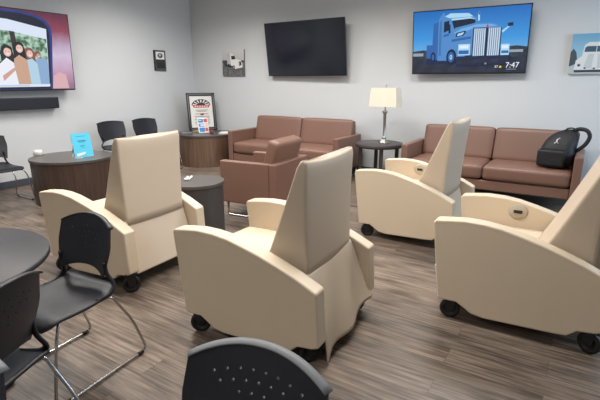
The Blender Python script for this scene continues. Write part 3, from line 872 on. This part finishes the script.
bm = bmesh.new(); box(bm, -.605, .63, -.113, -.1095, -.07, .065); obj('grille', bm, M['poly'], t, bevel=.0015)

# ---------------------------------------------------------------- wall pictures
def canvas(label, loc, W, H, rz, shapes, edge, deep=.03):
    t = thing('canvas_print', label, 'picture', loc, rz)
    bm = bmesh.new(); box(bm, -W / 2, W / 2, 0, deep - .003, -H / 2, H / 2); obj('stretcher', bm, edge, t, bevel=.002)
    p = picture('print', t, W, H, shapes, .0003, .0006)
    return t
def P(k, r, g, b):
    if k not in PM: PM[k] = mat('print_' + k, lin(r, g, b), .7)
    return PM[k]
PM = {}
bwsky = vgrad_mat('print_bw_sky', [(0, lin(150, 150, 150)), (.6, lin(190, 190, 192)), (1, lin(214, 214, 214))], 'Z', .45, emit=False)
road = noise_mat('print_bw_road', lin(86, 86, 88), lin(120, 120, 122), 20, emit=False)
tree = noise_mat('print_bw_tree', lin(44, 44, 44), lin(84, 84, 84), 25, emit=False)
canvas('small black and white canvas of a semi truck, left of the dark television', (-5.486, 6.44, 1.716), .50, .45, 0, [
    (bwsky, rect(0, 0, 1, 1)), (tree, [(0, .40), (.3, .41), (1, .42), (1, .50), (0, .50)]), (road, rect(0, .49, 1, 1)),
    (P('g1', 70, 70, 72), [(.08, .40), (.20, .40), (.20, .60), (.08, .60)]),
    (P('g2', 190, 190, 192), [(.22, .18), (.36, .12), (.40, .55), (.24, .58)]), (P('g3', 232, 232, 232), [(.36, .12), (.52, .18), (.56, .40), (.60, .66), (.40, .60)]),
    (P('g4', 40, 40, 42), [(.42, .24), (.58, .24), (.62, .36), (.44, .38)]), (P('g3', 0, 0, 0), [(.42, .38), (.66, .36), (.86, .42), (.93, .52), (.93, .68), (.58, .74), (.42, .66)]),
    (P('g1', 0, 0, 0), [(.76, .46), (.88, .45), (.89, .60), (.78, .63)]), (P('g2', 0, 0, 0), [(.79, .48), (.80, .48), (.81, .60), (.80, .60)]), (P('g4', 0, 0, 0), [(.24, .60), (.48, .62), (.48, .68), (.24, .66)]),
    (P('g4', 0, 0, 0), disc(.53, .68, .055, .085)), (P('g2', 0, 0, 0), disc(.53, .68, .025, .04)), (P('g4', 0, 0, 0), disc(.29, .60, .045, .07)), (P('g4', 0, 0, 0), disc(.18, .58, .04, .06)),
    (P('g5', 96, 96, 98), [(.50, .74), (.90, .72), (.95, .78), (.48, .80)])], M['grey'])
csky = vgrad_mat('print_sky', [(0, lin(150, 190, 206)), (.5, lin(150, 194, 216)), (1, lin(110, 168, 204))], 'Z', .46, emit=False)
cv = canvas('colour canvas of a white truck front, cut by the right edge of the photo', (-.055, 6.44, 1.714), .46, .45, math.radians(1), [
    (csky, rect(0, 0, 1, 1)), (P('ctree', 62, 82, 88), [(0, .45), (.06, .36), (.13, .46), (.18, .72), (0, .82)]), (P('ctree', 0, 0, 0), [(.84, .40), (.92, .34), (1, .36), (1, .62), (.84, .62)]),
    (P('cgr', 178, 190, 190), rect(0, .80, 1, 1)),
    (P('cw', 222, 226, 226), [(.26, .55), (.29, .28), (.38, .21), (.72, .21), (.82, .28), (.84, .55), (.93, .66), (.95, .90), (.12, .90), (.14, .66)]),
    (P('cwin', 62, 92, 112), [(.31, .34), (.36, .31), (.76, .31), (.81, .34), (.81, .45), (.30, .45)]), (P('cw', 0, 0, 0), rect(.55, .31, .565, .46)),
    (P('cw2', 200, 206, 208), [(.40, .50), (.72, .50), (.78, .86), (.32, .86)]), (P('cw', 0, 0, 0), [(.52, .50), (.60, .50), (.62, .84), (.50, .84)]),
    (P('cbump', 50, 60, 70), [(.12, .90), (.95, .89), (.94, .95), (.14, .96)]), (P('cwin', 0, 0, 0), disc(.22, .78, .035, .035)), (P('cwin', 0, 0, 0), disc(.88, .78, .035, .035)),
    (P('cbump', 0, 0, 0), disc(.36, .855, .025, .02)), (P('cbump', 0, 0, 0), disc(.56, .865, .025, .02)), (P('cbump', 0, 0, 0), disc(.74, .855, .025, .02)),
    (P('cor', 206, 172, 150), [(.84, .62), (1, .60), (1, .74), (.86, .76)])], M['white'])

# small plaque box on left wall
t = thing('wall_plaque', 'small black framed picture box on the left wall near the corner', 'plaque', (-6.47, 5.655, 1.75), PI / 2)
bm = bmesh.new(); box(bm, -.125, .125, 0, .028, -.17, .17); obj('frame', bm, M['tvbody'], t, bevel=.006)
picture('print', t, .22, .31, [(P('g5', 0, 0, 0), rect(0, 0, 1, 1)), (P('g3', 0, 0, 0), rect(.08, .04, .92, .44)), (P('g1', 0, 0, 0), disc(.5, .24, .26, .13)), (P('g2', 0, 0, 0), disc(.48, .22, .12, .07)), (P('g4', 0, 0, 0), rect(.06, .48, .94, .94)), (P('g1', 0, 0, 0), rect(.14, .56, .86, .60))], .0003, .0006)

# ---------------------------------------------------------------- things on the corner drum table
TZ = .531
t = thing('picture_frame', 'black ornate framed certificate standing on the corner drum table', 'picture frame', (-5.89, 6.03, TZ + .005), math.radians(60))
TL = Matrix.Rotation(math.radians(-9), 4, 'X')
FW, FH = .52, .67
bm = bmesh.new()
for (a, b, c, d) in ((-FW / 2, -FW / 2 + .055, 0, FH), (FW / 2 - .055, FW / 2, 0, FH)): box(bm, a, b, 0, .025, c, d, M4=TL)
for (c, d) in ((0, .055), (FH - .055, FH)): box(bm, -FW / 2 + .055, FW / 2 - .055, 0, .025, c, d, M4=TL)
obj('moulding', bm, M['tvbody'], t, bevel=.006)
bm = bmesh.new()
for (x0, x1, z0, z1) in ((-FW / 2 + .018, -FW / 2 + .034, .03, FH - .03), (FW / 2 - .034, FW / 2 - .018, .03, FH - .03), (-FW / 2 + .04, FW / 2 - .04, .018, .034), (-FW / 2 + .04, FW / 2 - .04, FH - .034, FH - .018)):
    box(bm, x0, x1, -.003, 0, z0, z1, M4=TL)
obj('inlay', bm, M['grey'], t)
bm = bmesh.new(); box(bm, -FW / 2 + .05, FW / 2 - .05, .015, .02, .05, FH - .05, M4=TL); obj('backing', bm, M['tvbody'], t)
pw, ph_ = FW - .11, FH - .11
sh = [(M['white'], rect(0, 0, 1, 1)), (M['ink'], disc(.5, .30, .42, .20, 24, PI, 2 * PI) + [(.92, .30)])]
for k in range(7):
    a = PI + PI * (k + .5) / 7
    a0, a1 = a - .10, a + .10
    sh.append((M['white'], [(.5 + .20 * math.cos(a0), .30 + .09 * math.sin(a0)), (.5 + .38 * math.cos(a0), .30 + .18 * math.sin(a0)), (.5 + .38 * math.cos(a1), .30 + .18 * math.sin(a1)), (.5 + .20 * math.cos(a1), .30 + .09 * math.sin(a1))]))
sh += [(M['red'], [(.12, .29), (.88, .29), (.84, .37), (.16, .37)])]
for k in range(6): sh.append((M['white'], rect(.20 + k * .105, .315, .27 + k * .105, .345)))
for k, (a, b) in enumerate(((.22, .78), (.28, .72))): sh.append((M['grey'], rect(a, .44 + k * .04, b, .455 + k * .04)))
sh += [(M['red'], rect(.2, .56, .8, .575))]
for k in range(6): sh.append((M['grey'], rect(.15 + .05 * (k % 2), .64 + k * .05, .85 - .05 * (k % 2), .655 + k * .05)))
pr = picture('certificate', t, pw, ph_, sh, .0003)
pr.matrix_local = TL @ Matrix.Translation((0, .013, FH / 2))
bm = bmesh.new(); prism(bm, [(.04, .30), (.05, .30), (.20, 0), (.19, 0)], -.03, .03, 'x'); obj('easel_leg', bm, M['tvbody'], t)

t = thing('brochure', 'blue, white and red brochure standing before the framed certificate', 'brochure', (-5.56, 5.70, TZ + .002), math.radians(62))
TB = Matrix.Rotation(math.radians(-16), 4, 'X')
bm = bmesh.new(); box(bm, -.095, .095, 0, .006, 0, .27, M4=TB); prism(bm, [(.02, .15), (.026, .15), (.12, 0), (.11, 0)], -.05, .05, 'x'); obj('holder', bm, M['white'], t)
bl, rd_, pk = P('pb', 60, 132, 196), P('pr', 196, 84, 80), P('pp', 226, 190, 186)
pr = picture('print', t, .18, .25, [(M['white'], rect(0, 0, 1, 1)), (bl, rect(.06, .05, .55, .30)), (rd_, rect(.60, .05, .95, .28)), (bl, rect(.08, .36, .60, .58)), (pk, rect(.64, .34, .94, .60)), (bl, rect(.10, .64, .62, .93)), (rd_, rect(.66, .66, .95, .9)), (M['white'], rect(.12, .12, .40, .16))], .0003)
pr.matrix_local = TB @ Matrix.Translation((0, -.001, .135))

def stack(label, x, y, rz, n, w, d, m, z=TZ):
    bm = bmesh.new()
    for k in range(n):
        box(bm, -w / 2, w / 2, -d / 2, d / 2, k * .004, k * .004 + .0036, M4=Matrix.Rotation(random.uniform(-.08, .08), 4, 'Z'))
    o = obj('magazine', bm, m, None, smooth=False); o.location = (x, y, z + .001); o.rotation_euler = (0, 0, rz)
    tag(o, label, 'magazine'); return o
stack('white leaflets lying at the right side of the corner drum table', -5.26, 5.92, .6, 4, .20, .27, M['white'])
stack('pale leaflet lying at the left side of the corner drum table', -5.84, 5.55, 1.1, 3, .18, .24, M['grey'])
stack('tan booklet lying in front of the framed certificate', -5.82, 5.83, .2, 5, .15, .20, P('tan', 178, 158, 134))
bm = bmesh.new(); lathe(bm, [(0, 0), (.030, 0), (.034, .01), (.034, .06), (.03, .066), (0, .066)], 24)
o = obj('candy_tin', bm, P('maroon', 120, 60, 62), None); o.location = (-5.40, 5.72, TZ + .001); tag(o, 'small dark red round tin beside the brochure', 'tin')

# things on the left drum table
t = thing('sign_sheet', 'bright cyan printed sheet standing in a holder on the dark drum table', 'sign', (-5.01, 3.12, TZ + .002), math.radians(84))
TB = Matrix.Rotation(math.radians(-11), 4, 'X')
bm = bmesh.new(); box(bm, -.115, .115, .0, .004, 0, .285, M4=TB); prism(bm, [(.04, .14), (.044, .14), (.13, 0), (.12, 0)], -.10, .10, 'x'); obj('holder', bm, M['glass'], t)
pr = picture('sheet', t, .222, .28, [(M['cyan'], rect(0, 0, 1, 1)), (M['inkblue'], rect(.25, .12, .75, .135)), (M['inkblue'], rect(.28, .30, .74, .335)), (M['inkblue'], rect(.34, .36, .66, .38)), (M['inkblue'], rect(.38, .52, .62, .545)), (M['inkblue'], rect(.42, .60, .60, .61)), (M['white'], [(.10, .84), (.62, .80), (.58, .88), (.12, .96)])], .0003)
pr.matrix_local = TB @ Matrix.Translation((0, -.001, .143))
bm = bmesh.new(); box(bm, -.05, .05, -.003, .003, 0, .07, M4=Matrix.Rotation(-.35, 4, 'X')); prism(bm, [(0, .04), (.004, .04), (.05, 0), (.044, 0)], -.05, .05, 'x')
o = obj('card_holder', bm, M['white'], None); o.location = (-5.60, 2.88, TZ + .001); o.rotation_euler = (0, 0, .7); tag(o, 'small pale card stand at the left rim of the dark drum table', 'card holder')

# remote on centre drum
t = thing('remote_control', 'white remote control lying on the small charcoal drum table', 'remote control', (-3.06, 2.90, TZ), math.radians(32))
bm = bmesh.new(); box(bm, -.026, .026, -.07, .07, .001, .02); obj('shell', bm, M['white'], t, bevel=.007)
bm = bmesh.new(); lathe(bm, [(0, .02), (.015, .02), (.015, .023), (0, .023)], 20, c=(0, .035, 0)); obj('button', bm, M['ink'], t)
bm = bmesh.new()
for k in range(3):
    for s in (-1, 1): box(bm, s * .012 - .005, s * .012 + .005, -.05 + k * .02, -.04 + k * .02, .02, .0225)
obj('keypad', bm, M['grey'], t)

# ---------------------------------------------------------------- backpack on the right sofa
t = thing('backpack', 'black backpack slumped against the right arm of the sofa', 'backpack', (-.262, 5.86, .466), math.radians(-8))
bm = bmesh.new()
secs = [(-.004, .150, .10, 0, 0), (.03, .178, .135, 0, 0), (.10, .185, .15, .0, .0), (.18, .175, .145, .015, .01), (.26, .165, .13, .03, .03), (.33, .15, .11, .055, .055), (.385, .115, .08, .085, .075), (.412, .06, .045, .095, .085), (.42, .0, .0, .10, .085)]
rings = []; n = 40
for (z, a, b, dx, dy) in secs:
    if a == 0: rings.append([bm.verts.new((dx, dy, z))]); continue
    r_ = []
    for k in range(n):
        th = 2 * PI * k / n; c_, s_ = math.cos(th), math.sin(th)
        ex = 2 / 3.2
        x = a * math.copysign(abs(c_) ** ex, c_); y = b * math.copysign(abs(s_) ** ex, s_)
        wob = 1 + .035 * math.sin(th * 5 + z * 30) * (1 if z > .02 else 0)
        r_.append(bm.verts.new((dx + x * wob, dy + y * wob, z)))
    rings.append(r_)
bm.faces.new(list(reversed(rings[0])))
for A, B in zip(rings, rings[1:]):
    for k in range(n):
        if len(B) == 1: bm.faces.new((A[k], A[(k + 1) % n], B[0]))
        else: bm.faces.new((A[k], A[(k + 1) % n], B[(k + 1) % n], B[k]))
obj('bag_body', bm, M['bag'], t, sub=1)
bm = bmesh.new(); cushion(bm, -.15, .13, -.195, -.12, .02, .20, .01); obj('front_pocket', bm, M['bag'], t)
bm = bmesh.new(); tube(bm, smooth_curve([(-.13, -.175, .20), (-.06, -.192, .222), (.04, -.19, .222), (.12, -.165, .20)], 6), .005, 6); obj('zipper', bm, M['bagstrap'], t)
bm = bmesh.new(); tube(bm, smooth_curve([(.12, .05, .39), (.19, .03, .43), (.27, .01, .42), (.305, .0, .36), (.28, .0, .28), (.225, .01, .215), (.16, .03, .17)], 8), .01, 8, flat=(.014, .022)); obj('shoulder_strap', bm, M['bagstrap'], t)
bm = bmesh.new(); tube(bm, smooth_curve([(.05, .03, .385), (.08, .02, .43), (.14, .02, .435), (.16, .03, .39)], 6), .008, 8); obj('grab_handle', bm, M['bagstrap'], t)
# small pale figure mark on the bag front
bm = bmesh.new()
for q in ([(-.012, 0), (.006, .012), (.004, -.03), (-.010, -.034)], [(.004, .010), (.034, .036), (.036, .030), (.006, .0)], [(-.010, -.030), (-.040, -.058), (-.034, -.062), (-.002, -.036)], [(.0, -.030), (.016, -.060), (.022, -.058), (.006, -.028)]):
    prism(bm, q, -.001, .001, 'y')
lathe(bm, [(0, -.001), (.009, -.001), (.009, .001), (0, .001)], 12, c=(0, 0, 0))
o = obj('emblem', bm, M['white'], t, smooth=False); o.scale = (.7, 1, .7); o.location = (.02, -.118, .315); o.rotation_euler = (math.radians(-14), 0, math.radians(6))
bm = bmesh.new(); tube(bm, [(-.04, -.21, .004), (.0, -.225, .004), (.05, -.215, .004)], .008, 6, flat=(.012, .003)); obj('loose_strap', bm, M['bagstrap'], t)
